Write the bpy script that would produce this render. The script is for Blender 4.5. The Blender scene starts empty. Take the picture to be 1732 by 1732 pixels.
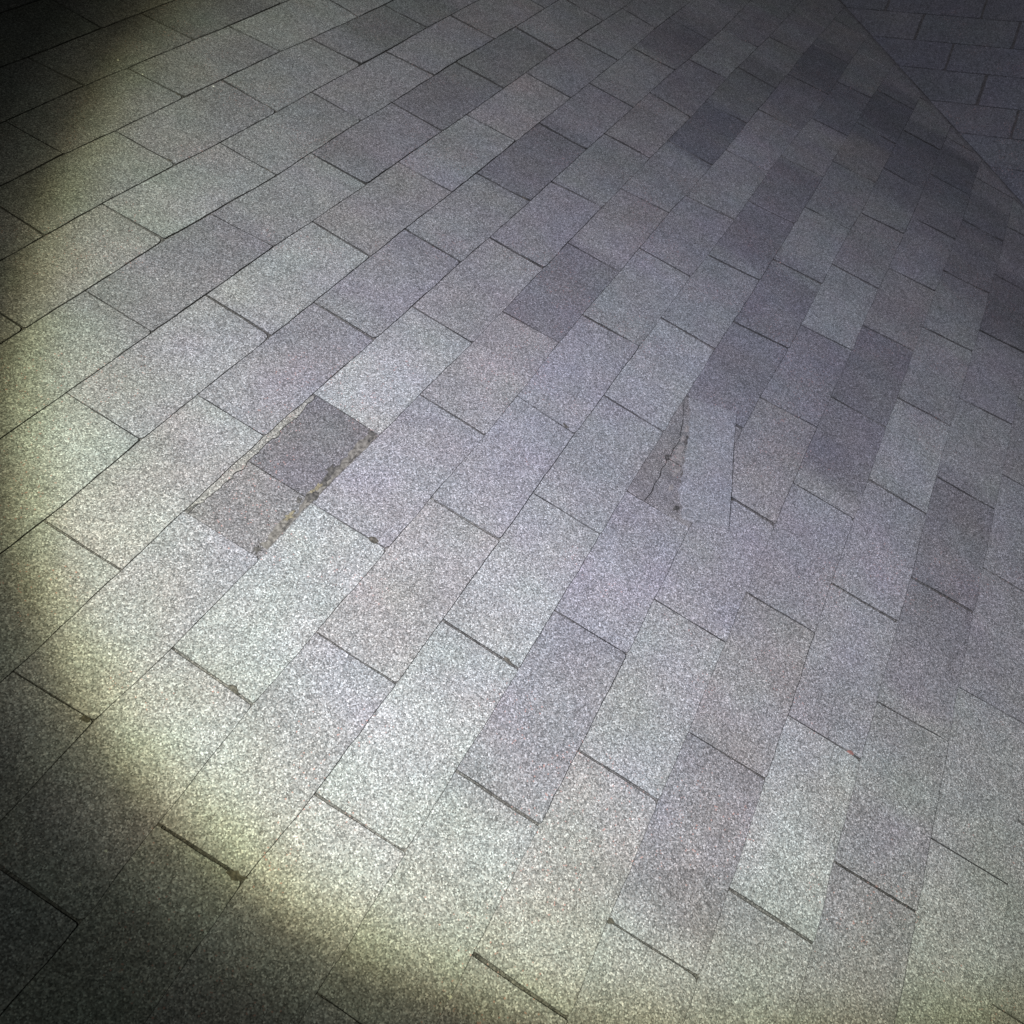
import bpy, bmesh, math, random
from mathutils import Matrix, Vector
random.seed(7)
C = bpy.context.scene.collection
SC = bpy.context.scene
UNIT = 0.127                        # one course exposure in metres; a tab is 2.4 of these long
PITCH = math.radians(22.6)          # a 5 in 12 roof
LIFT = Matrix.Translation((0, 0, 3.2))
ROOF = LIFT @ Matrix.Rotation(PITCH, 4, 'X')        # main slope: x along the courses, y up the slope, z off the roof

# ------------------------------------------------------------------ camera
cam = bpy.data.cameras.new('camera'); co = bpy.data.objects.new('camera', cam); C.objects.link(co)
Rcv = Matrix(((0.446933736198152, -0.6052425998775939, 0.6587348713567327),
              (-0.8400659186996033, -0.5370615747800593, 0.07651220251799029),
              (0.3074727429990374, -0.5875765994218738, -0.7484746168872225)))
CPOS = Vector((-9.955158343503921, -2.8334739939961993, 9.029122579944156))
Rb = Rcv @ Matrix(((1, 0, 0), (0, -1, 0), (0, 0, -1)))
co.matrix_world = ROOF @ (Matrix.Translation(CPOS * UNIT) @ Rb.to_4x4())
cam.sensor_width = 36; cam.lens = 1.8898983804228424 * 18
cam.clip_start = 0.02; cam.clip_end = 500
cam.dof.use_dof = True; cam.dof.focus_distance = 1.55; cam.dof.aperture_fstop = 34.0 / 3.4
SC.camera = co

# ------------------------------------------------------------------ night sky
w = bpy.data.worlds.new('World'); SC.world = w; w.use_nodes = True
nt = w.node_tree; bg = nt.nodes['Background']
sky = nt.nodes.new('ShaderNodeTexSky'); sky.sky_type = 'NISHITA'; sky.sun_disc = False
sky.sun_elevation = math.radians(-3.0); sky.sun_rotation = math.radians(70)
nt.links.new(sky.outputs[0], bg.inputs[0]); bg.inputs[1].default_value = 0.05

# ------------------------------------------------------------------ the torch (its round beam is what the photograph shows)
tl = bpy.data.lights.new('torch_beam', 'SPOT'); to = bpy.data.objects.new('torch_beam', tl); C.objects.link(to)
tl.energy = 480; tl.spot_size = math.radians(150); tl.spot_blend = 0.5; tl.shadow_soft_size = 0.012
TP = CPOS + Vector((-3.06, 2.729, 1.813)); TD = Vector((.941, -.167, -.56)).normalized()
q = TD.to_track_quat('-Z', 'Y').to_matrix().to_4x4()
to.matrix_world = ROOF @ (Matrix.Translation(TP * UNIT) @ q)
tl.use_nodes = True; tn = tl.node_tree; em = tn.nodes['Emission']
tc = tn.nodes.new('ShaderNodeTexCoord'); sp = tn.nodes.new('ShaderNodeSeparateXYZ'); tn.links.new(tc.outputs['Normal'], sp.inputs[0])
ab = tn.nodes.new('ShaderNodeMath'); ab.operation = 'ABSOLUTE'; tn.links.new(sp.outputs[2], ab.inputs[0])
ac = tn.nodes.new('ShaderNodeMath'); ac.operation = 'ARCCOSINE'; tn.links.new(ab.outputs[0], ac.inputs[0])
dv = tn.nodes.new('ShaderNodeMath'); dv.operation = 'DIVIDE'; dv.inputs[1].default_value = math.radians(60); tn.links.new(ac.outputs[0], dv.inputs[0])
rp = tn.nodes.new('ShaderNodeValToRGB'); tn.links.new(dv.outputs[0], rp.inputs[0]); tn.links.new(rp.outputs[0], em.inputs[0])
BEAM = [(0, (.95, .965, 1.14)), (10, (.97, .97, 1.10)), (18, (.94, .94, .985)), (24, (.88, .895, .87)), (28.8, (.76, .79, .64)), (30.4, (.56, .575, .37)),
        (31.4, (.27, .262, .155)), (32.1, (.135, .133, .088)), (33.2, (.080, .083, .060)), (34.6, (.034, .036, .028)), (37, (.018, .020, .016)), (46, (.008, .009, .0075))]
el = rp.color_ramp.elements
for i, (a, c) in enumerate(BEAM):
    e = el[i] if i < 2 else el.new(a / 60)
    e.position = a / 60
for e, (a, c) in zip(sorted(el, key=lambda e: e.position), BEAM): e.color = (*c, 1)

SC.view_settings.view_transform = 'Standard'; SC.view_settings.look = 'None'
SC.view_settings.exposure = 0; SC.view_settings.gamma = 1
SC.cycles.use_denoising = False
SC.cycles.max_bounces = 4

# ------------------------------------------------------------------ measurements of this roof, in courses along and down the slope
SLOTS = [(0, 0, -1.136, -1.149), (1, 0, -0.16, -0.221), (2, 0, 0.822, 0.82), (1, -1, -2.523, -2.528), (2, -1, -1.544, -1.536), (3, 0, -0.594, -0.563), (2, -2, -3.915, -3.926), (3, -1, -2.944, -2.932), (4, -1, -1.958, -1.944), (1, -2, -4.916, -4.917), (0, -1, -3.551, -3.538), (0, -2, -5.95, -5.971), (-8, 0, 0.423, 0.529), (-7, 1, 1.454, 1.545), (-8, 1, 2.848, 2.968), (-7, 2, 3.867, 3.987), (-6, 1, 2.452, 2.485), (-6, 2, 4.872, 4.964), (-5, 2, 3.468, 3.506), (-7, 0, -0.967, -0.915), (-6, 0, 0.068, 0.111), (-5, 1, 1.087, 1.111), (-4, 1, 2.048, 2.079), (-5, 0, -1.308, -1.282), (-4, 0, -0.344, -0.255), (-3, 0, 0.672, 0.661), (-4, -1, -2.73, -2.722), (-3, -1, -1.696, -1.702), (-2, 0, -0.737, -0.746), (-6, 3, 7.237, 7.303), (-5, 4, 8.26, 8.307), (-4, 4, 9.258, 9.239), (-3, 4, 10.248, 10.295), (-3, 5, 12.739, 12.698), (-2, 5, 11.223, 11.297), (-5, 3, 5.804, 5.924), (-4, 3, 6.78, 6.828), (-3, 3, 7.826, 7.838), (-2, 4, 8.797, 8.82), (-1, 4, 9.809, 9.748), (-4, 2, 4.463, 4.48), (-3, 2, 5.387, 5.441), (-2, 3, 6.435, 6.462), (-1, 3, 7.363, 7.416), (-3, 1, 3.065, 3.084), (-2, 2, 3.963, 4.041), (-1, 2, 4.953, 5.073), (0, 3, 5.95, 6.043), (-2, 1, 1.667, 1.677), (-1, 1, 2.615, 2.642), (0, 2, 3.619, 3.647), (1, 2, 4.597, 4.624), (-1, 0, 0.255, 0.258), (0, 1, 1.224, 1.279), (1, 1, 2.177, 2.217), (2, 1, 3.19, 3.19), (-3, -2, -4.129, -4.13), (-2, -1, -3.137, -3.13), (-2, -2, -5.584, -5.573), (-1, -2, -4.562, -4.547), (-1, -3, -7.0, -6.961), (1, -3, -7.374, -7.353), (0, -3, -8.355, -8.355), (2, -3, -6.358, -6.338), (3, -2, -5.347, -5.347), (4, -2, -4.362, -4.35), (5, -2, -5.767, -5.747), (4, -3, -6.756, -6.773), (5, -1, -3.363, -3.35), (6, -1, -2.362, -2.355), (7, -1, -1.394, -1.347), (8, 0, -0.39, -0.325), (6, -2, -4.752, -4.754), (7, -2, -3.761, -3.752), (8, -1, -2.76, -2.741), (4, 1, 2.76, 2.835), (5, 2, 3.777, 3.837), (6, 2, 4.782, 4.849), (7, 2, 5.795, 5.894), (5, 1, 1.399, 1.409), (6, 1, 2.428, 2.411), (7, 1, 3.418, 3.449), (5, 0, -1.0, -0.985), (6, 0, 0.01, 0.026), (7, 0, 0.997, 1.041), (3, 2, 4.17, 4.29), (4, 2, 5.154, 5.274), (5, 3, 6.206, 6.326), (6, 3, 7.267, 7.387), (-1, 5, 12.176, 12.282), (-1, 6, 14.603, 14.721), (0, 5, 10.777, 10.821), (1, 5, 11.771, 11.891), (1, 4, 9.333, 9.453), (2, 4, 10.363, 10.483), (1, 3, 6.937, 7.049), (2, 3, 7.996, 8.116), (3, 4, 8.96, 9.08), (4, 4, 9.984, 10.104), (5, 5, 11.032, 11.127), (6, 5, 12.188, 12.252), (2, 2, 5.54, 5.66), (3, 3, 6.575, 6.658), (4, 3, 7.537, 7.588), (5, 4, 8.558, 8.678), (6, 4, 9.65, 9.77), (1, 6, 14.281, 14.401), (2, 6, 15.409, 15.529), (2, 5, 12.791, 12.911), (3, 5, 11.422, 11.542), (0, 7, 15.7, 15.82), (7, 3, 8.275, 8.395)]
LINES = {-8: [(0.42, 0.052), (2.85, 0.011)], -7: [(-0.97, 0.011), (0.53, -0.08), (1.45, 0.007), (2.97, -0.042), (3.87, 0.023)], -6: [(-0.92, -0.08), (0.07, -0.006), (1.55, -0.078), (2.45, 0.01), (3.99, -0.077), (4.87, 0.022), (7.24, 0.056)], -5: [(-1.31, -0.046), (0.11, -0.024), (1.09, 0.027), (2.48, 0.018), (3.47, 0.015), (4.96, -0.036), (5.8, 0.074), (7.3, -0.075), (8.26, 0.003)], -4: [(-2.73, -0.006), (-1.28, -0.08), (-0.34, -0.008), (1.11, 0.034), (2.05, 0.018), (3.51, -0.078), (4.46, 0.054), (5.92, -0.063), (6.78, -0.013), (8.31, -0.022), (9.26, 0.01)], -3: [(-4.13, -0.007), (-2.72, -0.026), (-1.7, 0.005), (-0.25, -0.042), (0.67, -0.009), (2.08, 0.028), (3.07, -0.003), (4.48, -0.002), (5.39, 0.033), (6.83, -0.007), (7.83, 0.027), (9.24, -0.031), (10.25, 0.037), (12.74, 0.08)], -2: [(-5.58, 0.073), (-4.13, 0.004), (-3.14, 0.027), (-1.7, 0.018), (-0.74, 0.021), (0.66, 0.017), (1.67, -0.008), (3.08, 0.034), (3.96, 0.028), (5.44, 0.008), (6.43, 0.021), (7.84, 0.018), (8.8, 0.023), (10.3, 0.007), (11.22, 0.028), (12.7, -0.043)], -1: [(-7.0, 0.06), (-5.57, 0.008), (-4.56, 0.029), (-3.13, -0.067), (-0.75, 0.043), (0.25, 0.011), (1.68, 0.004), (2.62, 0.037), (4.04, 0.033), (4.95, 0.029), (6.46, 0.019), (7.36, 0.035), (8.82, 0.025), (9.81, 0.032), (11.3, 0.013), (12.18, 0.08), (14.6, 0.08)], 0: [(-6.96, -0.08), (-5.95, 0.015), (-4.55, 0.002), (-3.55, -0.054), (-1.14, 0.021), (0.26, 0.029), (1.22, 0.021), (2.64, 0.014), (3.62, 0.012), (5.07, 0.006), (5.95, 0.022), (7.42, 0.0), (9.75, 0.041), (10.78, 0.036), (12.28, -0.036), (14.72, 0.043), (15.7, 0.044)], 1: [(-8.35, 0.08), (-7.37, 0.016), (-5.97, -0.044), (-4.92, 0.003), (-3.54, 0.019), (-2.52, -0.0), (-1.15, 0.023), (-0.16, 0.038), (1.28, -0.045), (2.18, -0.028), (3.65, -0.002), (4.6, -0.013), (6.04, -0.038), (6.94, 0.001), (9.33, 0.075), (10.82, -0.022), (11.77, 0.019), (14.28, 0.009), (15.82, -0.036)], 2: [(-7.35, -0.08), (-6.36, 0.014), (-4.92, 0.008), (-3.91, -0.012), (-2.53, 0.013), (-1.54, -0.053), (-0.22, -0.008), (0.82, -0.058), (2.22, -0.018), (3.19, -0.018), (4.62, -0.039), (5.54, 0.004), (7.05, 0.009), (8.0, 0.029), (9.45, -0.024), (10.36, 0.015), (11.89, 0.027), (12.79, 0.076), (14.4, 0.08), (15.41, 0.038)], 3: [(-6.34, 0.015), (-5.35, 0.01), (-3.93, 0.015), (-2.94, -0.019), (-1.54, -0.004), (-0.59, -0.033), (0.82, -0.014), (3.19, -0.037), (4.17, -0.0), (5.66, -0.007), (6.57, 0.019), (8.12, -0.023), (8.96, 0.009), (10.48, -0.011), (11.42, -0.026), (12.91, -0.033), (15.53, -0.037)], 4: [(-6.76, 0.013), (-5.35, 0.012), (-4.36, -0.017), (-2.93, 0.002), (-1.96, -0.037), (-0.56, -0.066), (2.76, -0.067), (4.29, 0.032), (5.15, -0.005), (6.66, -0.008), (7.54, -0.027), (9.08, -0.017), (9.98, 0.052), (11.54, -0.008)], 5: [(-6.77, 0.043), (-5.77, -0.007), (-4.35, 0.016), (-3.36, -0.014), (-1.94, -0.01), (-1.0, -0.036), (1.4, -0.056), (2.83, -0.048), (3.78, -0.05), (5.27, -0.002), (6.21, -0.051), (7.59, -0.019), (8.56, -0.029), (10.1, 0.01), (11.03, -0.005)], 6: [(-5.75, 0.035), (-4.75, -0.002), (-3.35, 0.021), (-2.36, -0.028), (-0.99, -0.002), (0.01, -0.066), (1.41, -0.001), (2.43, -0.047), (3.84, -0.01), (4.78, -0.047), (6.33, -0.008), (7.27, -0.001), (8.68, -0.01), (9.65, 0.006), (11.13, 0.036), (12.19, 0.043)], 7: [(-4.75, 0.031), (-3.76, -0.025), (-2.35, 0.012), (-1.39, -0.027), (0.03, -0.006), (1.0, -0.008), (2.41, -0.003), (3.42, -0.056), (4.85, 0.007), (5.8, -0.035), (7.39, 0.045), (8.27, 0.013), (9.77, 0.034), (12.25, 0.047)], 8: [(-3.75, 0.028), (-2.76, -0.011), (-1.35, 0.031), (-0.39, -0.054), (1.04, 0.017), (3.45, 0.013), (5.89, 0.007), (8.39, 0.08)], 9: [(-2.74, 0.018), (-0.32, 0.063)]}
OFFS = {-8: 0.197, -7: -0.393, -6: 0.034, -5: -0.551, -4: -0.138, -3: 0.282, -2: -0.313, -1: 0.097, 0: -0.48, 1: -0.064, 2: 0.355, 3: -0.23, 4: 0.18, 5: -0.403, 6: 0.019, 7: 0.433, 8: -0.148}
TONES = [(2, 14.2, .78, 'b'), (4, 12.6, .72, 'b'), (4, 14.2, .66, 'b'), (6, 12.2, .72, 'b'), (3, 13.2, .75, 'b'), (5, 12.0, .76, 'p'), (6, 10.6, .78, 'p'), (1, 13.4, .82, 'p'), (-1, 11.4, .85, 'p'), (4, 4.0, .86, 'p'), (-4, 5.37, 0.8, 'p'), (-4, 3.38, 0.9, 'p'), (-4, 7.59, 0.82, 'g'), (-2, 5.32, 0.76, 'p'), (-6, 7.14, 0.75, 'g'), (-8, 3.61, 0.72, 'p'), (0, 2.66, 0.74, 'p'), (-4, -1.62, 0.84, 'p'), (-2, 12.98, 0.7, 'p'), (0, 9.7, 0.68, 'b'), (0, 12.65, 0.72, 'g'), (1, 15.9, 0.68, 'b'), (3, 15.47, 0.6, 'b'), (5, 13.85, 0.65, 'b'), (2, 7.47, 0.78, 'p'), (3, 3.17, 0.76, 'p'), (3, 4.94, 0.8, 'p'), (5, 5.15, 0.74, 'p'), (5, 3.31, 0.78, 'p'), (2, 8.86, 0.8, 'p'), (7, 2.35, 0.72, 'p'), (7, 9.63, 0.66, 'p'), (7, 0.37, 0.84, 'p'), (5, -4.04, 0.8, 'p'), (3, -4.06, 0.84, 'p'), (7, -4.16, 0.84, 'p'), (-2, -1.84, 0.88, 'p'), (-3, -0.02, 1.15, 'g'), (-1, -1.09, 1.16, 'g'), (3, 8.47, 1.1, 'g'), (4, 6.4, 1.14, 'g'), (-5, -0.86, 1.1, 'g'), (-7, 5.0, 1.12, 'g'), (-3, 5.09, 1.08, 'g'), (-3, 6.79, 1.08, 'w'), (0, -4.16, 1.1, 'g'), (2, 2.09, 1.08, 'g'), (6, -3.4, 1.12, 'g'), (6, 3.97, 1.1, 'g'), (0, -0.16, 0.98, 'w'), (5, 7.2, 0.97, 'w'), (4, 1.69, 0.95, 'w'), (1, -3.87, 1.0, 'w'), (4, -5.21, 1.0, 'w'), (-5, -1.66, 0.95, 'w'), (-2, -4.83, 0.95, 'w'), (3, 11.81, 0.9, 'w'), (0, 5.28, 0.98, 'w'), (0, -5.07, 1.08, 'g'), (2, -5.53, 1.1, 'g'), (2, -2.68, 1.05, 'g'), (3, -2.34, 0.96, 'p'), (5, -1.87, 0.93, 'w'), (0, -2.64, 1.03, 'p'), (-2, 1.15, 0.95, 'p'), (0, -6.47, 1.0, 'p'), (-1, 6.57, 0.92, 'g'), (-1, 13.72, 1.05, 'g'), (-1, 8.59, 0.95, 'w')]  # tab colour blends; the first entries paint in dimmer light towards the valley
LINES = {j: [(l[i][0], (l[max(i-1, 0)][1] + 2*l[i][1] + l[min(i+1, len(l)-1)][1]) / 4) for i in range(len(l))] for j, l in LINES.items()}

def line_dev(j, u):
    l = LINES.get(j)
    if not l: return 0.0
    if u <= l[0][0]: return l[0][1] * max(0, 1 - (l[0][0] - u) / 3)
    if u >= l[-1][0]: return l[-1][1] * max(0, 1 - (u - l[-1][0]) / 3)
    for a, b in zip(l, l[1:]):
        if u <= b[0]:
            t = (u - a[0]) / max(b[0] - a[0], 1e-6); t = t*t*(3-2*t)
            return a[1] + (b[1] - a[1]) * t

# ------------------------------------------------------------------ materials
def node(nt, kind, **kw):
    n = nt.nodes.new(kind)
    for k, v in kw.items(): setattr(n, k, v)
    return n
def mathn(nt, op, a, b=None, clamp=False):
    n = nt.nodes.new('ShaderNodeMath'); n.operation = op; n.use_clamp = clamp
    for i, v in enumerate((a, b)):
        if v is None: continue
        if isinstance(v, (int, float)): n.inputs[i].default_value = v
        else: nt.links.new(v, n.inputs[i])
    return n.outputs[0]
def granules(name, base=None, size=0.00165, contrast=.76, bump=0.35, red=True, mottle=0.16):
    m = bpy.data.materials.new(name); m.use_nodes = True; nt = m.node_tree; L = nt.links
    bs = nt.nodes['Principled BSDF']; bs.inputs['Specular IOR Level'].default_value = 0.3
    tc = node(nt, 'ShaderNodeTexCoord'); P = tc.outputs['Object']
    # slightly irregular cells
    v = node(nt, 'ShaderNodeTexVoronoi', feature='F1'); v.inputs['Scale'].default_value = 1 / size; v.inputs['Randomness'].default_value = 1
    L.new(P, v.inputs['Vector'])
    s = node(nt, 'ShaderNodeSeparateColor'); L.new(v.outputs['Color'], s.inputs[0])
    r = node(nt, 'ShaderNodeValToRGB'); L.new(s.outputs[0], r.inputs[0]); cr = r.color_ramp
    stops = [(0, .15), (.14, .36), (.34, .66), (.6, .98), (.82, 1.4), (.94, 1.95), (1, 2.7)]
    while len(cr.elements) < len(stops): cr.elements.new(.5)
    for e, (p, x) in zip(cr.elements, stops): e.position = p
    for e, (p, x) in zip(sorted(cr.elements, key=lambda e: e.position), stops):
        x = 1 + (x - 1) * contrast; e.color = (x, x, x, 1)
    # hue wander from granule to granule
    h = node(nt, 'ShaderNodeMix', data_type='RGBA'); L.new(s.outputs[1], h.inputs[0])
    h.inputs[6].default_value = (1.03, .99, .98, 1); h.inputs[7].default_value = (.97, 1.005, 1.03, 1)
    # mottling over centimetres, and fine clumping
    n1 = node(nt, 'ShaderNodeTexNoise'); n1.inputs['Scale'].default_value = 38; n1.inputs['Detail'].default_value = 4; L.new(P, n1.inputs['Vector'])
    n2 = node(nt, 'ShaderNodeTexNoise'); n2.inputs['Scale'].default_value = 7; n2.inputs['Detail'].default_value = 3; L.new(P, n2.inputs['Vector'])
    n3 = node(nt, 'ShaderNodeTexNoise'); n3.inputs['Scale'].default_value = 180; n3.inputs['Detail'].default_value = 2; L.new(P, n3.inputs['Vector'])
    n6 = node(nt, 'ShaderNodeTexNoise'); n6.inputs['Scale'].default_value = 2.6; n6.inputs['Detail'].default_value = 3; L.new(P, n6.inputs['Vector'])      # weather stains that run across the joints
    mo = mathn(nt, 'ADD', mathn(nt, 'MULTIPLY', n1.outputs[0], mottle * 2.2), mathn(nt, 'ADD', mathn(nt, 'MULTIPLY', n2.outputs[0], mottle * 2.0), mathn(nt, 'MULTIPLY', mathn(nt, 'SUBTRACT', n6.outputs[0], .5), .42)))
    mo = mathn(nt, 'ADD', mo, mathn(nt, 'MULTIPLY', n3.outputs[0], .5))
    mo = mathn(nt, 'ADD', mo, 1 - mottle * 2.1 - .25)
    g = node(nt, 'ShaderNodeVectorMath', operation='SCALE'); L.new(r.outputs[0], g.inputs[0]); L.new(mo, g.inputs['Scale'])
    g2 = node(nt, 'ShaderNodeVectorMath', operation='MULTIPLY'); L.new(g.outputs[0], g2.inputs[0]); L.new(h.outputs[2], g2.inputs[1])
    g3 = node(nt, 'ShaderNodeVectorMath', operation='MULTIPLY'); L.new(g2.outputs[0], g3.inputs[0])
    if base is None:
        at = node(nt, 'ShaderNodeAttribute', attribute_name='tint'); L.new(at.outputs['Color'], g3.inputs[1])
    else: g3.inputs[1].default_value = base
    n5 = node(nt, 'ShaderNodeTexNoise'); n5.inputs['Scale'].default_value = 9; n5.inputs['Detail'].default_value = 2; L.new(P, n5.inputs['Vector'])
    s5 = node(nt, 'ShaderNodeSeparateColor'); L.new(n5.outputs['Color'], s5.inputs[0])
    cl = node(nt, 'ShaderNodeCombineXYZ')
    for i_, (ch_, amp) in enumerate(((s5.outputs[0], .17), (s5.outputs[1], .11), (s5.outputs[2], .18))):
        L.new(mathn(nt, 'ADD', mathn(nt, 'MULTIPLY', ch_, amp), 1 - amp / 2), cl.inputs[i_])
    g4 = node(nt, 'ShaderNodeVectorMath', operation='MULTIPLY'); L.new(g3.outputs[0], g4.inputs[0]); L.new(cl.outputs[0], g4.inputs[1])
    out = g4.outputs[0]
    if red:
        n4 = node(nt, 'ShaderNodeTexNoise'); n4.inputs['Scale'].default_value = 4.5; n4.inputs['Detail'].default_value = 2; L.new(P, n4.inputs['Vector'])
        a = mathn(nt, 'GREATER_THAN', s.outputs[2], .988); b = mathn(nt, 'GREATER_THAN', n4.outputs[0], .56)
        mx = node(nt, 'ShaderNodeMix', data_type='RGBA'); L.new(mathn(nt, 'MULTIPLY', a, b), mx.inputs[0])
        L.new(out, mx.inputs[6]); mx.inputs[7].default_value = (.28, .17, .16, 1); out = mx.outputs[2]
    L.new(out, bs.inputs['Base Color'])
    ro = node(nt, 'ShaderNodeMapRange'); ro.inputs[1].default_value = .965; ro.inputs[2].default_value = .97; ro.inputs[3].default_value = .92; ro.inputs[4].default_value = .3
    L.new(s.outputs[1], ro.inputs[0]); L.new(ro.outputs[0], bs.inputs['Roughness'])
    bp = node(nt, 'ShaderNodeBump'); bp.inputs['Strength'].default_value = bump; bp.inputs['Distance'].default_value = 0.0012
    hh = mathn(nt, 'ADD', mathn(nt, 'MULTIPLY', v.outputs['Distance'], -1.0), mathn(nt, 'MULTIPLY', s.outputs[0], .5))
    L.new(hh, bp.inputs['Height']); L.new(bp.outputs[0], bs.inputs['Normal'])
    return m
def rough(name, col, col2, scale=60, bump=.5):
    m = bpy.data.materials.new(name); m.use_nodes = True; nt = m.node_tree; bs = nt.nodes['Principled BSDF']
    tc = node(nt, 'ShaderNodeTexCoord'); n = node(nt, 'ShaderNodeTexNoise'); n.inputs['Scale'].default_value = scale; n.inputs['Detail'].default_value = 6
    nt.links.new(tc.outputs['Object'], n.inputs['Vector'])
    r = node(nt, 'ShaderNodeValToRGB'); r.color_ramp.elements[0].position = .35; r.color_ramp.elements[1].position = .65
    r.color_ramp.elements[0].color = (*col, 1); r.color_ramp.elements[1].color = (*col2, 1)
    nt.links.new(n.outputs[0], r.inputs[0]); nt.links.new(r.outputs[0], bs.inputs['Base Color'])
    bs.inputs['Roughness'].default_value = .85
    bp = node(nt, 'ShaderNodeBump'); bp.inputs['Strength'].default_value = bump; bp.inputs['Distance'].default_value = .002
    nt.links.new(n.outputs[0], bp.inputs['Height']); nt.links.new(bp.outputs[0], bs.inputs['Normal'])
    return m
M_GRAN = granules('granulated_asphalt')
M_BARE = granules('weathered_underlayer', (.108, .103, .112), contrast=.8, mottle=.3)
M_TORN = granules('worn_granules', (.160, .155, .156), contrast=.6, mottle=.35, bump=.8)
M_PATCH = granules('bluish_granules', (.186, .189, .198), size=.0018, contrast=.66, mottle=.12, red=False)
M_MAT = rough('valley_felt', (.045, .045, .048), (.09, .088, .092), 90)
M_TAR = rough('tar', (.022, .021, .02), (.085, .08, .075), 200)
M_STRIP = rough('sealant', (.05, .046, .042), (.165, .155, .14), 170, .8)
M_OCHRE = rough('ochre_sealant', (.09, .078, .05), (.19, .168, .115), 200, .8)
M_DIRT = rough('dirt', (.02, .019, .016), (.08, .072, .06), 300, .8)
M_REDF = rough('red_grit', (.12, .06, .055), (.19, .09, .08), 300)
M_CHIP = rough('pale_felt', (.12, .113, .107), (.235, .22, .208), 300)
M_GRIT = rough('pale_grit', (.35, .35, .33), (.6, .6, .56), 200)
M_WOOD = rough('deck_boards', (.05, .04, .03), (.10, .08, .06), 20)

# ------------------------------------------------------------------ mesh building in roof coordinates (units of one course)
class Sheet:
    """faces drawn on a slope: every outer edge gets a skirt, so each piece is a slab with real thickness"""
    def __init__(s): s.v = []; s.f = []; s.c = []
    def piece(s, polys, zfun, thick, colfun):
        idx = {}; edges = {}
        def key(p): return (round(p[0], 4), round(p[1], 4))
        def vid(p):
            k = key(p)
            if k not in idx:
                idx[k] = len(s.v); s.v.append((p[0], -p[1], zfun(*p))); s.c.append(colfun(*p))
            return idx[k]
        for poly in polys:
            ids = []
            for p in poly:
                i = vid(p)
                if not ids or ids[-1] != i: ids.append(i)
            if len(ids) > 1 and ids[0] == ids[-1]: ids.pop()
            if len(ids) < 3: continue
            s.f.append(ids)
            for a, b in zip(ids, ids[1:] + ids[:1]): edges[(a, b)] = 1
        low = {}
        def lo(i):
            if i not in low:
                x, y, z = s.v[i]; n = len(s.v); low[i] = (n, n + 1); e = .13 + .5 * max(0, wave(5, x * 4.3 + y * 3.1)); k = tuple(c * e for c in s.c[i])      # cut edges show black asphalt, here and there granules
                s.v.append((x, y, z - .0005)); s.c.append(k); s.v.append((x, y, z - thick)); s.c.append(k)
            return low[i]
        for (a, b) in edges:
            if (b, a) not in edges: s.f.append([lo(a)[0], lo(a)[1], lo(b)[1], lo(b)[0]]); s.f.append([a, lo(a)[0], lo(b)[0], b])
    def build(s, name, mat, parent=None):
        me = bpy.data.meshes.new(name)
        me.from_pydata([(x * UNIT, y * UNIT, z * UNIT) for x, y, z in s.v], [], s.f)
        at = me.color_attributes.new('tint', 'FLOAT_COLOR', 'POINT')
        for i, c in enumerate(s.c): at.data[i].color = (*c, 1)
        me.materials.append(mat); me.update()
        bm = bmesh.new(); bm.from_mesh(me); bmesh.ops.recalc_face_normals(bm, faces=bm.faces); bm.to_mesh(me); bm.free()
        up = sum(p.normal.z * p.area for p in me.polygons)
        if up < 0: me.flip_normals()
        o = bpy.data.objects.new(name, me); C.objects.link(o)
        if parent: o.parent = parent
        return o
def clip(poly, side):          # keep side(p) >= 0
    out = []
    for a, b in zip(poly, poly[1:] + poly[:1]):
        da, db = side(a), side(b)
        if da >= 0: out.append(a)
        if (da >= 0) != (db >= 0):
            t = da / (da - db); out.append((a[0] + (b[0]-a[0])*t, a[1] + (b[1]-a[1])*t))
    return out
def hash01(*a):
    r = random.Random(hash(tuple(int(round(x * 1000)) for x in a))); return r.random()
def wave(seed, u):             # smooth noise along a course
    i = math.floor(u); t = u - i; t = t*t*(3-2*t)
    return (hash01(seed, i) * (1-t) + hash01(seed, i+1) * t) * 2 - 1
TH = .019
TINT0 = {'g': (.965, 1.02, .985), 'p': (1.0, .955, 1.07), 'b': (.92, .96, 1.13), 'w': (1.06, .985, .95)}
TINT = {k: tuple(1 + (x - 1) * .42 for x in v) for k, v in TINT0.items()}
BASE = (.191, .192, .197)
def tones(c, u, kseed, table):
    m = 1 + .06 * wave(c * 3 + 1, u * .9) + (hash01(c, kseed, 5) - .5) * .09
    pick = 'gpgwpgp'[int(hash01(c, kseed, 9) * 7)]; t = [1 + (x - 1) * .6 for x in TINT[pick]]
    for (cc, uu, k, kind, lo, hi) in table:
        if cc != c: continue
        d = abs(u - uu); wdt = 1.35 if hi is None else 1.7
        f = max(0.0, min(1.0, (wdt - d) / .45)); f = f*f*(3-2*f)
        if lo is not None and not (lo <= u <= hi): f = 0 if k > .86 else f * .75
        m = m * (1 - f) + f * (k * (1 + .07 * wave(c + 50, u * 2)))
        t = [a * (1 - f) + b * f for a, b in zip(t, TINT[kind])]
    return tuple(BASE[i] * m * t[i] for i in range(3))
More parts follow.
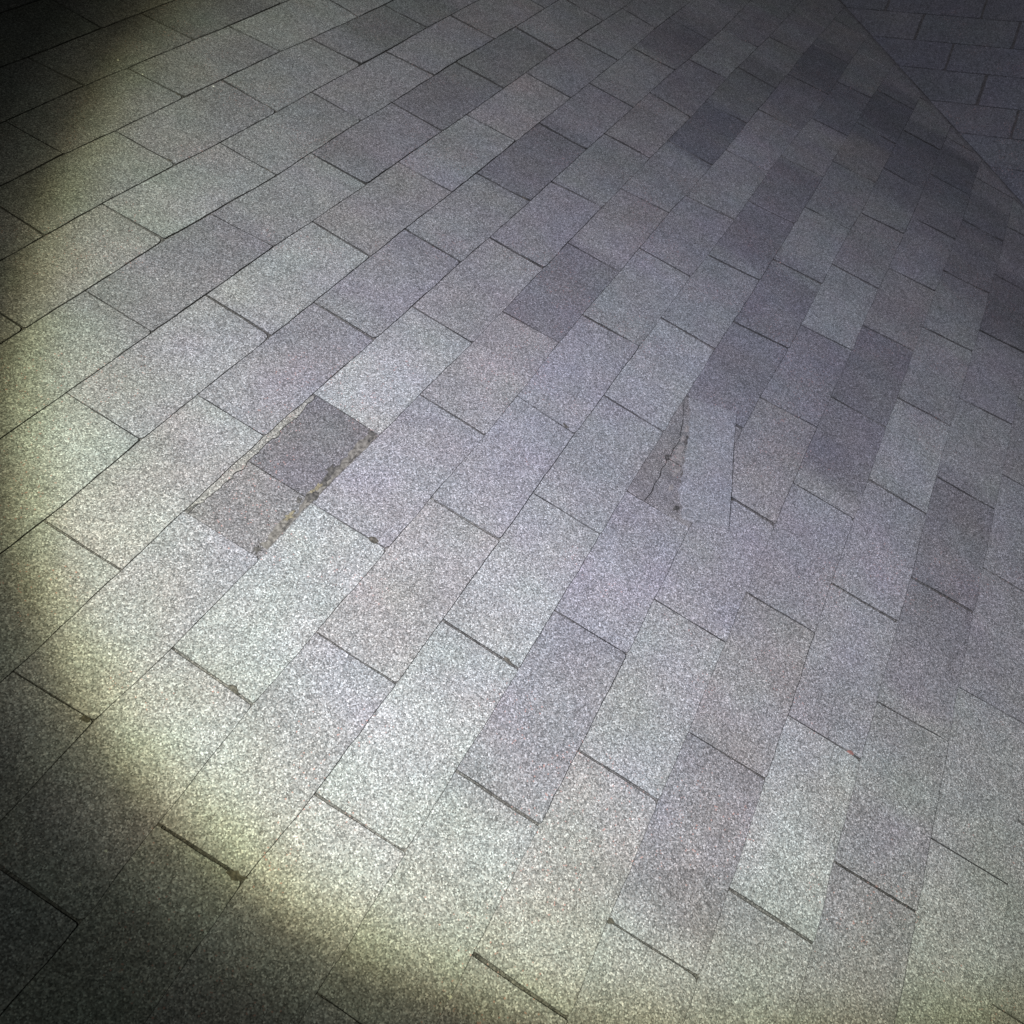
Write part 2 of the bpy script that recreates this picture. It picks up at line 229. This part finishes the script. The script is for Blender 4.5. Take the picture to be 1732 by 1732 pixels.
def tab_polys(c, ul0, ul1, ur0, ur1, dev0, dev1, fine, drop=0.0):
    """columns of a tab; ul0/ul1 = left edge at the top/bottom"""
    rL = .012 + .06 * hash01(c, ul0, 1) ** 3; rR = .012 + .09 * hash01(c, ur0, 2) ** 3
    W = ur1 - ul1
    if fine: ts = [0, .004, .01, .02, .04] + [i / 14 for i in range(1, 14)] + [.96, .98, .99, .996, 1]
    else: ts = [0, .5, 1]
    rows = [0, .25, .5, .75, 1] if fine else [0, 1]
    grid = []
    for t in ts:
        col = []
        for s_ in rows:
            ul = ul0 + (ul1-ul0)*s_; ur = ur0 + (ur1-ur0)*s_
            u = ul + (ur - ul) * t
            if fine and t in (0, 1): u += .006 * wave(c * 7 + t, s_ * 4 + ul0)
            top = c + dev0(u); bot = c + 1 + dev1(u) + (.008 * wave(c * 11, u * 5) if fine else 0) + drop
            if fine and s_ == 1:
                for x, r in ((W * t, rL), (W * (1 - t), rR)):
                    if x < r: bot -= r * .8 * (1 - math.sqrt(max(0, 1 - (1 - x / r) ** 2)))
            col.append((u, top + (bot - top) * s_))
        grid.append(col)
    polys = []
    for a, b in zip(grid, grid[1:]):
        for i in range(len(rows) - 1): polys.append([a[i], a[i+1], b[i+1], b[i]])
    return polys

# ------------------------------------------------------------------ valley: where the two slopes meet
VU, VV = 17.458, 4.1297                       # a point of the valley (u, down-slope)
VS = 1 / math.cos(PITCH)                      # slope of the valley line drawn on either roof plane
def main_side(p): return (VU - p[0]) - (p[1] - VV) / VS      # >0 on the main slope
def vnorm(p): return main_side(p) * VS / math.sqrt(1 + VS * VS)

# ------------------------------------------------------------------ the roof
roof = bpy.data.objects.new('shingle_roof', None); C.objects.link(roof)
roof.matrix_world = ROOF; roof.empty_display_size = .3
roof['label'] = 'grey granulated asphalt shingle roof with a valley, lit by a torch at night'
roof['category'] = 'roof'; roof['kind'] = 'thing'

known = {}
for c, k, a, b in SLOTS: known[(c, k)] = (a, b)
def slot(c, k):
    if (c, k) in known: return known[(c, k)]
    o = OFFS.get(c)
    if o is None:
        o = (.414 * c - .47); o -= round(o)
    u = (k + o) * 2.4
    # stay in step with the nearest measured slot of this course
    near = [(abs(kk - k), (sum(v) / 2) - (kk + o) * 2.4) for (cc, kk), v in known.items() if cc == c]
    if near: u += min(near)[1] * .8
    j = (hash01(c, k, 3) - .5) * .07
    return (u + j, u + j + (hash01(c, k, 4) - .5) * .05)

table = []
for c, u, k, kind in TONES:
    lo = hi = None
    for kk in range(-12, 14):
        a = sum(slot(c, kk)) / 2; b = sum(slot(c, kk + 1)) / 2
        if a <= u < b: lo, hi = a, b
    table.append((c, u, k, kind, lo, hi))

S = Sheet(); H = Sheet(); TORN = Sheet()
GAP = .075
for c in range(-20, 15):
    dev0 = lambda u, c=c: line_dev(c, u); dev1 = lambda u, c=c: line_dev(c + 1, u)
    # headlap: the covered upper part, seen at the bottom of the slots of the course above
    top, bot = c - 1.15, c + .04
    n = 40; u0, u1 = -24, 44
    polys = []
    for i in range(n):
        a = u0 + (u1-u0) * i / n; b = u0 + (u1-u0) * (i+1) / n
        q = clip([(a, top), (a, bot + dev0(a)), (b, bot + dev0(b)), (b, top)], lambda p: vnorm(p) - GAP * .9)
        if len(q) > 2: polys.append(q)
    H.piece(polys, lambda u, v, c=c: TH * (v - c) - .006, .004, lambda u, v, c=c: tuple(x * (.46 + .30 * wave(c, u * 3.3)) for x in (.17, .162, .158)))
    for k in range(-9, 19):
        a0, a1 = slot(c, k); b0, b1 = slot(c, k + 1)
        if a0 > 44: break
        near = -10 < c < 10 and -11 < a0 < 21
        ww = .008 + .015 * min(1, max(0, (a0 + 1) / 8)); wa = ww + .014 * hash01(c, k, 8); wb = ww + .014 * hash01(c, k + 1, 8)
        if (c, k) == (-1, -2): continue                       # the missing tab
        if (c, k) == (3, 0): continue                         # the cracked tab
        P = tab_polys(c, a0 + wa, a1 + wa, b0 - wb, b1 - wb, dev0, dev1, near)
        Q = []
        for q in P:
            q = clip(q, lambda p: vnorm(p) - GAP - .012 * wave(3, p[1] * 6))
            if len(q) > 2: Q.append(q)
        if not Q: continue
        lift = .018 * hash01(c, k, 12) ** 3
        mid = (a0 + b0) / 2
        zf = lambda u, v, c=c, lift=lift, mid=mid, s=hash01(c, k, 13): TH * (v - c) + .001 + lift * max(0, v - c) ** 2 * (1 + (u - mid) * (s - .5)) + .003 * wave(c * 5, u * 1.5) * max(0, v - c)
        S.piece(Q, zf, .0168, lambda u, v, c=c, k=k: tones(c, u, k, table))
main = S.build('roof_slope', M_GRAN, roof)
main['label'] = 'near roof slope of staggered shingle tabs'
hl = H.build('shingle_underlap', M_GRAN, main)

# --- the missing tab: the bare underlayer, the torn strip left above it, the old sealant along its lower edge
def flat(polys, z, thick, name, mat, parent, col=(.2, .2, .2), zf=None):
    s = Sheet(); s.piece(polys, zf or (lambda u, v: z(u, v)), thick, lambda u, v: col); return s.build(name, mat, parent)
a0, a1 = slot(-1, -2); b0, b1 = slot(-1, -1)
cols = []; N = 40; seam = -3.53
def tear(u):                                                   # ragged lower edge of the torn remnant
    t = (u - a0) / (b0 - a0)
    return -1 + line_dev(-1, u) + .02 + .075 * max(0, math.sin(math.pi * min(1, max(0, t)))) ** .6 * (1 + .0 * t) + .018 * wave(77, u * 9) + .012 * wave(78, u * 23)
for lo, hi in ((a0 - .02, seam - .008), (seam + .008, b0 + .02)):
    for i in range(N // 2):
        u = lo + (hi-lo) * i / (N//2); u2 = lo + (hi-lo) * (i+1) / (N//2)
        cols.append([(u, -1.1), (u, line_dev(0, u) + .03), (u2, line_dev(0, u2) + .03), (u2, -1.1)])
bs_ = Sheet(); bs_.piece(cols, lambda u, v: TH * v - .004, .002, lambda u, v: (.135, .131, .133) if u < seam else (.110, .106, .114)); bare = bs_.build('exposed_underlayer', M_GRAN, main)
bare['label'] = 'dark purplish underlayer laid bare where a tab is missing'
cols = []
for i in range(60):
    u = a0 + .03 + (b0 - a0 - .06) * i / 60; u2 = a0 + .03 + (b0 - a0 - .06) * (i+1) / 60
    cols.append([(u, -1.06), (u, tear(u)), (u2, tear(u2)), (u2, -1.06)])
rem = Sheet(); rem.piece(cols, lambda u, v: TH * (v + 1) + .001 - .004, .018, lambda u, v: (.185, .18, .17)); rem = rem.build('torn_tab_remnant', M_GRAN, main)
rem['label'] = 'narrow pale strip left of the torn off tab'
cols = []
def strip_top(u): return -.105 + .04 * wave(31, u * 4) + .03 * wave(32, u * 13)
def strip_bot(u): return line_dev(0, u) - .012 + .01 * wave(33, u * 11)
for i in range(80):
    u = a0 + .16 + (b0 - a0 - .18) * i / 80; u2 = a0 + .16 + (b0 - a0 - .18) * (i+1) / 80
    cols.append([(u, strip_top(u)), (u, strip_bot(u)), (u2, strip_bot(u2)), (u2, strip_top(u2))])
st = flat(cols, lambda u, v: TH * v - .004 + .006 + .004 * wave(41, u * 9), .004, 'sealant_strip', M_STRIP, main)
st['label'] = 'dirty tan sealant strip along the lower edge of the gap'
def blob(sheet, u, v, ru, rv, z, h, seed, n=14):
    ring = []; r = random.Random(seed)
    for i in range(n):
        a = 2 * math.pi * i / n; k = .4 + 1.0 * r.random(); ring.append((u + ru * k * math.cos(a), v + rv * k * math.sin(a)))
    polys = [[(u, v), ring[i], ring[(i+1) % n]] for i in range(n)]
    sheet.piece(polys, lambda x, y: z(x, y) + h * (1 if (abs(x-u) < 1e-6 and abs(y-v) < 1e-6) else .45), h * .45 + .002, lambda x, y: (.1, .1, .1))
zs = lambda u, v: TH * v + .003
for (u, v, ru, rv, sd) in ((-3.0, -.13, .14, .055, 1), (-3.2, -.09, .08, .04, 2), (-3.47, -.07, .12, .06, 3), (-2.15, -.10, .05, .08, 4), (-2.27, -.05, .06, .025, 6), (-2.7, -.04, .12, .015, 7), (-4.47, -.10, .05, .05, 8), (-4.0, -.05, .1, .02, 9), (-3.62, -.16, .05, .03, 10)):
    b_ = Sheet(); blob(b_, u, v, ru, rv, zs, .008, sd); b_.build('tar_spot', M_TAR, main)
for (u, v, ru, rv, sd) in ((-3.3, -.11, .07, .035, 21), (-3.88, -.10, .08, .035, 22), (-3.42, -.12, .035, .025, 23)):
    b_ = Sheet(); blob(b_, u, v, ru, rv, zs, .01, sd); b_.build('dried_sealant', M_OCHRE, main)['label'] = 'ochre blob of dried sealant'

# --- the cracked tab under the askew piece
a0, a1 = slot(3, 0); b0, b1 = slot(3, 1)
crack = [(1.86, 2.94), (1.24, 3.148), (.99, 3.20), (.866, 3.243), (.627, 3.228), (.50, 3.24), (.414, 3.206), (.28, 3.245), (.131, 3.225), (0.0, 3.262), (-.198, 3.25), (-.36, 3.275), (-.53, 3.254)]
crack = [(a, b) for a, b in crack]
# the crack runs along the tab: it parts an upper piece from a lower one
def crack_v(u):
    pts = sorted(crack)
    if u <= pts[0][0]: return pts[0][1]
    for p, q in zip(pts, pts[1:]):
        if u <= q[0]: return p[1] + (q[1] - p[1]) * (u - p[0]) / (q[0] - p[0] + 1e-9)
    return pts[-1][1]
UP, LO = [], []
us = [a0 + .025 + (b0 - a0 - .05) * i / 60 for i in range(61)]
for u, u2 in zip(us, us[1:]):
    g = lambda x: .004 + .006 * abs(wave(61, x * 8)) + (.03 if abs(x - .41) < .05 else 0)
    c1, c2 = crack_v(u), crack_v(u2)
    t1, t2 = 3 + line_dev(3, u), 3 + line_dev(3, u2)
    UP.append([(u, t1), (u, max(t1 + .01, c1 - g(u))), (u2, max(t2 + .01, c2 - g(u2))), (u2, t2)])
    if abs((u + u2) / 2 - .39) < .018: 
        LO.append([(u, 3.50), (u, 4 + line_dev(4, u)), (u2, 4 + line_dev(4, u2)), (u2, 3.50)])       # the side crack
    else:
        v1, v2 = c1 + g(u), c2 + g(u2)
        LO.append([(u, v1), (u, 4 + line_dev(4, u)), (u2, 4 + line_dev(4, u2)), (u2, v2)])
tt = Sheet()
tt.piece(UP, lambda u, v: TH * (v - 3) + .001, .0168, lambda u, v: (.16, .15, .145))
tt.piece(LO, lambda u, v: TH * (v - 3) + .002 + .012 * math.exp(-((v - 3.3) / .08) ** 2) * (.5 + .5 * wave(66, u * 4)) + .004 * wave(62, u * 7) * wave(63, v * 9), .0168, lambda u, v: (.16, .15, .145))
tt = tt.build('cracked_tab', M_TORN, main); tt['label'] = 'brownish worn tab split by a jagged crack'
ch = Sheet(); zc = lambda u, v: TH * (v - 3) + .008
for i, (u, v, ru, rv) in enumerate([(.70, 3.30, .13, .05), (.92, 3.262, .10, .03), (1.16, 3.24, .1, .04), (.50, 3.36, .07, .05), (.24, 3.42, .10, .04), (-.1, 3.46, .09, .03)]):
    ch = Sheet(); blob(ch, u, v, ru, rv, zc, .006, 100 + i, 11); ch.build('felt_chip', M_CHIP, main)['label'] = 'pale frayed felt beside the crack'
ch = Sheet()
for i, (u, v, ru, rv) in enumerate([(1.2, 3.31, .14, .03), (.95, 3.33, .12, .035), (.3, 3.5, .08, .02), (.03, 3.40, .1, .015), (-.26, 3.56, .11, .06), (-.38, 3.66, .07, .05), (.12, 3.56, .05, .04), (.42, 3.22, .06, .035)]):
    ch = Sheet(); blob(ch, u, v, ru, rv, lambda a, b: TH * (b - 3) + .003, .004, 200 + i, 11); ch.build('tar_smear', M_TAR, main)

# ------------------------------------------------------------------ the other slope
ax = Vector((0, 1, 0)); wv = Vector((math.cos(PITCH), 0, math.sin(PITCH)))
# world X of the valley point on the main slope; in world-horizontal terms the valley runs along X = Y + const
vp = Vector((VU, -VV * math.cos(PITCH), -VV * math.sin(PITCH)))
# local frame of the other slope: x = -Y (to the right in the picture), y = up that slope, z = outwards
xl = Vector((0, -1, 0)); yl = wv; zl = xl.cross(yl)
OTH = Matrix(((xl.x, yl.x, zl.x), (xl.y, yl.y, zl.y), (xl.z, yl.z, zl.z))).to_4x4()
OTH = LIFT @ Matrix.Translation(vp * UNIT) @ OTH
# down-slope coordinate v = -y; valley on this plane: world X = w cos -> y = -x / cos, other slope lies to the +x side going down
def o_side(p): return p[0] - p[1] * math.cos(PITCH)            # p=(x, v), v = -y ; region x >= -y cos
def o_norm(p): return o_side(p) / math.sqrt(1 + math.cos(PITCH) ** 2)
S2 = Sheet(); H2 = Sheet()
ROWS = {-3: -3.10, -2: -2.06, -1: -1.03, 0: .09, 1: 1.09, 2: 2.08}
def rowv(r): return ROWS.get(r, r + .08 if r > 2 else r - .08)
for r in range(-24, 20):
    base = rowv(r)
    dev = lambda u, r=r: rowv(r) - r; devb = lambda u, r=r: rowv(r + 1) - r - 1
    n = 20; polys = []
    for i in range(n):
        a = -30 + 66 * i / n; b = -30 + 66 * (i+1) / n
        q = clip([(a, base - 1.15), (a, base + .04), (b, base + .04), (b, base - 1.15)], lambda p: o_norm(p) - .02)
        if len(q) > 2: polys.append(q)
    H2.piece(polys, lambda u, v, b=base: TH * (v - b) - .006, .004, lambda u, v: (.06, .057, .06))
    for m in range(-14, 16):
        # slots measured on the photograph's part: at row -3 one at x = -1.8; a step of one unit per row
        e0 = -.76 + (r + 3) * 1.0 + 2.4 * m + (hash01(r, m, 31) - .5) * .06
        e1 = -.76 + (r + 3) * 1.0 + 2.4 * (m + 1) + (hash01(r, m + 1, 31) - .5) * .06
        if e0 > 36 or e1 < -30: continue
        near = -6 < r < 4 and -8 < e0 < 8
        wa = .028 + .014 * hash01(r, m, 38); wb = .028 + .014 * hash01(r, m + 1, 38)
        P = tab_polys(r + 900, e0 + wa, e0 + wa, e1 - wb, e1 - wb, dev, devb, near)
        Q = []
        for q in P:
            q = [(x, v - 900) for x, v in q]
            q = clip(q, lambda p: o_norm(p) - .03)
            if len(q) > 2: Q.append(q)
        if Q: S2.piece(Q, lambda u, v, b=base: TH * (v - b) + .001, .0168, lambda u, v, r=r, m=m: tuple(x * q_ for x, q_ in zip(tones(r + 400, u, m, []), (.49, .50, .555))))  # tint cut below the near slope's, standing in for weaker torch light
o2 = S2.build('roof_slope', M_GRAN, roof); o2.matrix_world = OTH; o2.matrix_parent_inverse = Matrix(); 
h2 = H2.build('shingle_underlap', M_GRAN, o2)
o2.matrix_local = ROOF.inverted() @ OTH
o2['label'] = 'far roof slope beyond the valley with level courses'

# valley lining (dark strip in the seam) and roof boards below both slopes
me = bpy.data.meshes.new('valley_lining'); bm = bmesh.new()
def vpt(t):                                                   # point on the valley, main-plane coordinates
    return Vector((VU + t, -VV + VS * t, 0))
dirm = Vector((-VS, 1, 0)).normalized()                       # away from the valley on the main plane
nrm_other = ROOF.to_3x3().inverted() @ (OTH.to_3x3() @ Vector((0, 0, 1)))
vd = Vector((1, VS, 0)).normalized(); diro = vd.cross(nrm_other); 
if diro.x < 0: diro = -diro
rows = []
for i in range(41):
    t = -25 + 45 * i / 40; p = vpt(t)
    rows.append([bm.verts.new((p + dirm * 1.2 + Vector((0, 0, -.05))) * UNIT), bm.verts.new((p + Vector((0, 0, -.02))) * UNIT), bm.verts.new((p + diro * 1.2 + nrm_other * -.05) * UNIT)])
for a, b in zip(rows, rows[1:]):
    for i in range(2): bm.faces.new((a[i], b[i], b[i+1], a[i+1]))
bmesh.ops.recalc_face_normals(bm, faces=bm.faces)
bm.to_mesh(me); bm.free(); me.materials.append(M_MAT)
vl = bpy.data.objects.new('valley_lining', me); C.objects.link(vl); vl.parent = roof

def deck(region, parent, name):
    s = Sheet(); s.piece([region], lambda u, v: -.09, .18, lambda u, v: (.1, .1, .1)); return s.build(name, M_WOOD, parent)
reg = clip([(-24, -21), (-24, 15), (44, 15), (44, -21)], lambda p: vnorm(p) - .3); deck(reg, main, 'roof_boards')
reg = clip([(-30, -25), (-30, 20), (36, 20), (36, -25)], lambda p: o_norm(p) - .3); deck(reg, o2, 'roof_boards')

# ------------------------------------------------------------------ the askew piece lying over the cracked tab
lp = bpy.data.meshes.new('loose_shingle'); 
PP = [(1.809, 3.02), (1.888, 3.261), (1.979, 3.487), (2.064, 3.759), (1.793, 3.832), (1.2, 3.996), (.518, 4.203), (-.162, 4.394), (-.309, 4.167), (-.444, 3.939), (-.493, 3.80), (-.40, 3.74), (-.3, 3.73), (-.234, 3.66), (-.16, 3.63), (-.05, 3.56), (.08, 3.57), (.176, 3.52), (.28, 3.52), (.40, 3.45), (.52, 3.46), (.66, 3.40), (.811, 3.39), (.95, 3.33), (1.09, 3.34), (1.2, 3.25), (1.35, 3.22), (1.509, 3.17), (1.66, 3.12)]
cu = sum(p[0] for p in PP) / len(PP); cv = sum(p[1] for p in PP) / len(PP)
def pz(u, v):                                                  # lies on the tabs, thin and frayed at its upper side
    a = min(1, max(0, (v - 3.25) / .5))
    return TH * max(v - 3, 0) * (1 if v < 4.02 else 1) + .006 + .016 * a
ls = Sheet(); ls.piece([[(cu, cv), PP[i], PP[(i+1) % len(PP)]] for i in range(len(PP))], pz, .02, lambda u, v: (.2, .2, .2))
ls = ls.build('loose_shingle', M_PATCH)
ls.matrix_world = ROOF
ls['label'] = 'bluish grey shingle piece lying askew over the brownish cracked tab'; ls['category'] = 'shingle piece'

# ------------------------------------------------------------------ dirt lodged in the slots, grit and chips: small things lying on the roof
def lump(name, u, v, size, mat, label, cat, group, stretch=1.6, ang=0.0, seed=0, flatk=.45, z=None):
    bm = bmesh.new(); bmesh.ops.create_icosphere(bm, subdivisions=2, radius=size)
    r = random.Random(seed)
    ph = [r.random() * 6 for _ in range(6)]
    for x in bm.verts:
        p = x.co / size
        k = 1 + .28 * math.sin(3.1 * p.x + ph[0]) * math.cos(2.7 * p.y + ph[1]) + .2 * math.sin(5.3 * p.z + 4 * p.x + ph[2]) + .12 * (r.random() - .5)
        x.co = Vector((x.co.x, x.co.y * stretch, x.co.z * flatk)) * k
    me = bpy.data.meshes.new(name); bm.to_mesh(me); bm.free(); me.materials.append(mat)
    o = bpy.data.objects.new(name, me); C.objects.link(o)
    fr = v - math.floor(v)
    zz = (TH * fr if z is None else z)
    o.matrix_world = ROOF @ (Matrix.Translation(Vector((u, -v, zz)) * UNIT) @ Matrix.Rotation(ang, 4, 'Z'))
    o['label'] = label; o['category'] = cat
    if group: o['group'] = group
    return o
DC = [(-.180, 1.80, .0042, 'black dirt clump in a slot left of the cracked tab, below a dark grey tab'),
      (-3.895, 2.86, .0040, 'black dirt clump low in the slot right below the centre'),
      (-5.95, .74, .0042, 'crumbly black dirt clump in the slot two courses below the missing tab'),
      (-3.53, .82, .0046, 'dark crumbly clump in the slot running down from the missing tab'),
      (-6.99, -.13, .0042, 'dark clump in the slot at the yellowish left rim of the light'),
      (.14, -5.13, .0036, 'small dark clump at the rounded tab corner in the upper left'),
      (1.11, -4.14, .0036, 'small black clump in an upper left slot, above a wide pinkish tab'),
      (1.52, -6.14, .0036, 'thin black clump in the upper left slot beside pale grit'),
      (2.47, -5.13, .0034, 'tiny black clump in the slot right of the pale grit at upper left'),
      (4.06, -1.07, .0042, 'black clump at the low end of the slot under the dark purple tab'),
      (2.09, 1.67, .0036, 'thin dark clump in a slot above the askew shingle piece'),
      (.37, 4.25, .0036, 'dark clump where the right edge of the askew shingle piece crosses a slot'),
      (-5.77, 5.02, .0044, 'black clump at a slot top near the bottom edge, in yellowish light')]
for i, (u, v, s, lab) in enumerate(DC):
    lump('dirt_clump', u, v, s, M_DIRT, lab, 'dirt', 'dirt clumps lodged in the shingle slots', 1.9, .1 * math.sin(i * 2.3), i, .5, TH * (v % 1) - .004)
lump('red_fleck', -2.34, 6.85, .0036, M_REDF, 'small reddish fleck in a slot at the lower right', 'fleck', None, 1.6, .2, 44, .5)
lump('leaf_scrap', -7.36, 1.86, .0052, M_DIRT, 'dark curled scrap at the end of a slot beside the lower left shadow', 'leaf scrap', None, 1.9, .3, 45, .3)
GR = [(1.46, -7.23, .0018, 'pale grain beside a slot in the dark upper left corner'), (2.19, -5.99, .0018, 'pale grain between two upper left slots'),
      (-7.18, 4.01, .0024, 'largest pale grain, alone in the yellowish light near the bottom edge'), (-8.12, .85, .0016, 'pale grain at the upper end of a faint slot in the dark lower left'),
      (-7.80, .83, .0016, 'pale grain in the dark lower left, nearer to the light'), (1.50, -6.79, .0016, 'pale grain in the slot with a thin black clump')]
for i, (u, v, s, lab) in enumerate(GR):
    lump('grit_grain', u, v, s, M_GRIT, lab, 'grit', 'pale grit grains on the roof', 1.1, 0, 60 + i, .8, TH * (v % 1) + .006)
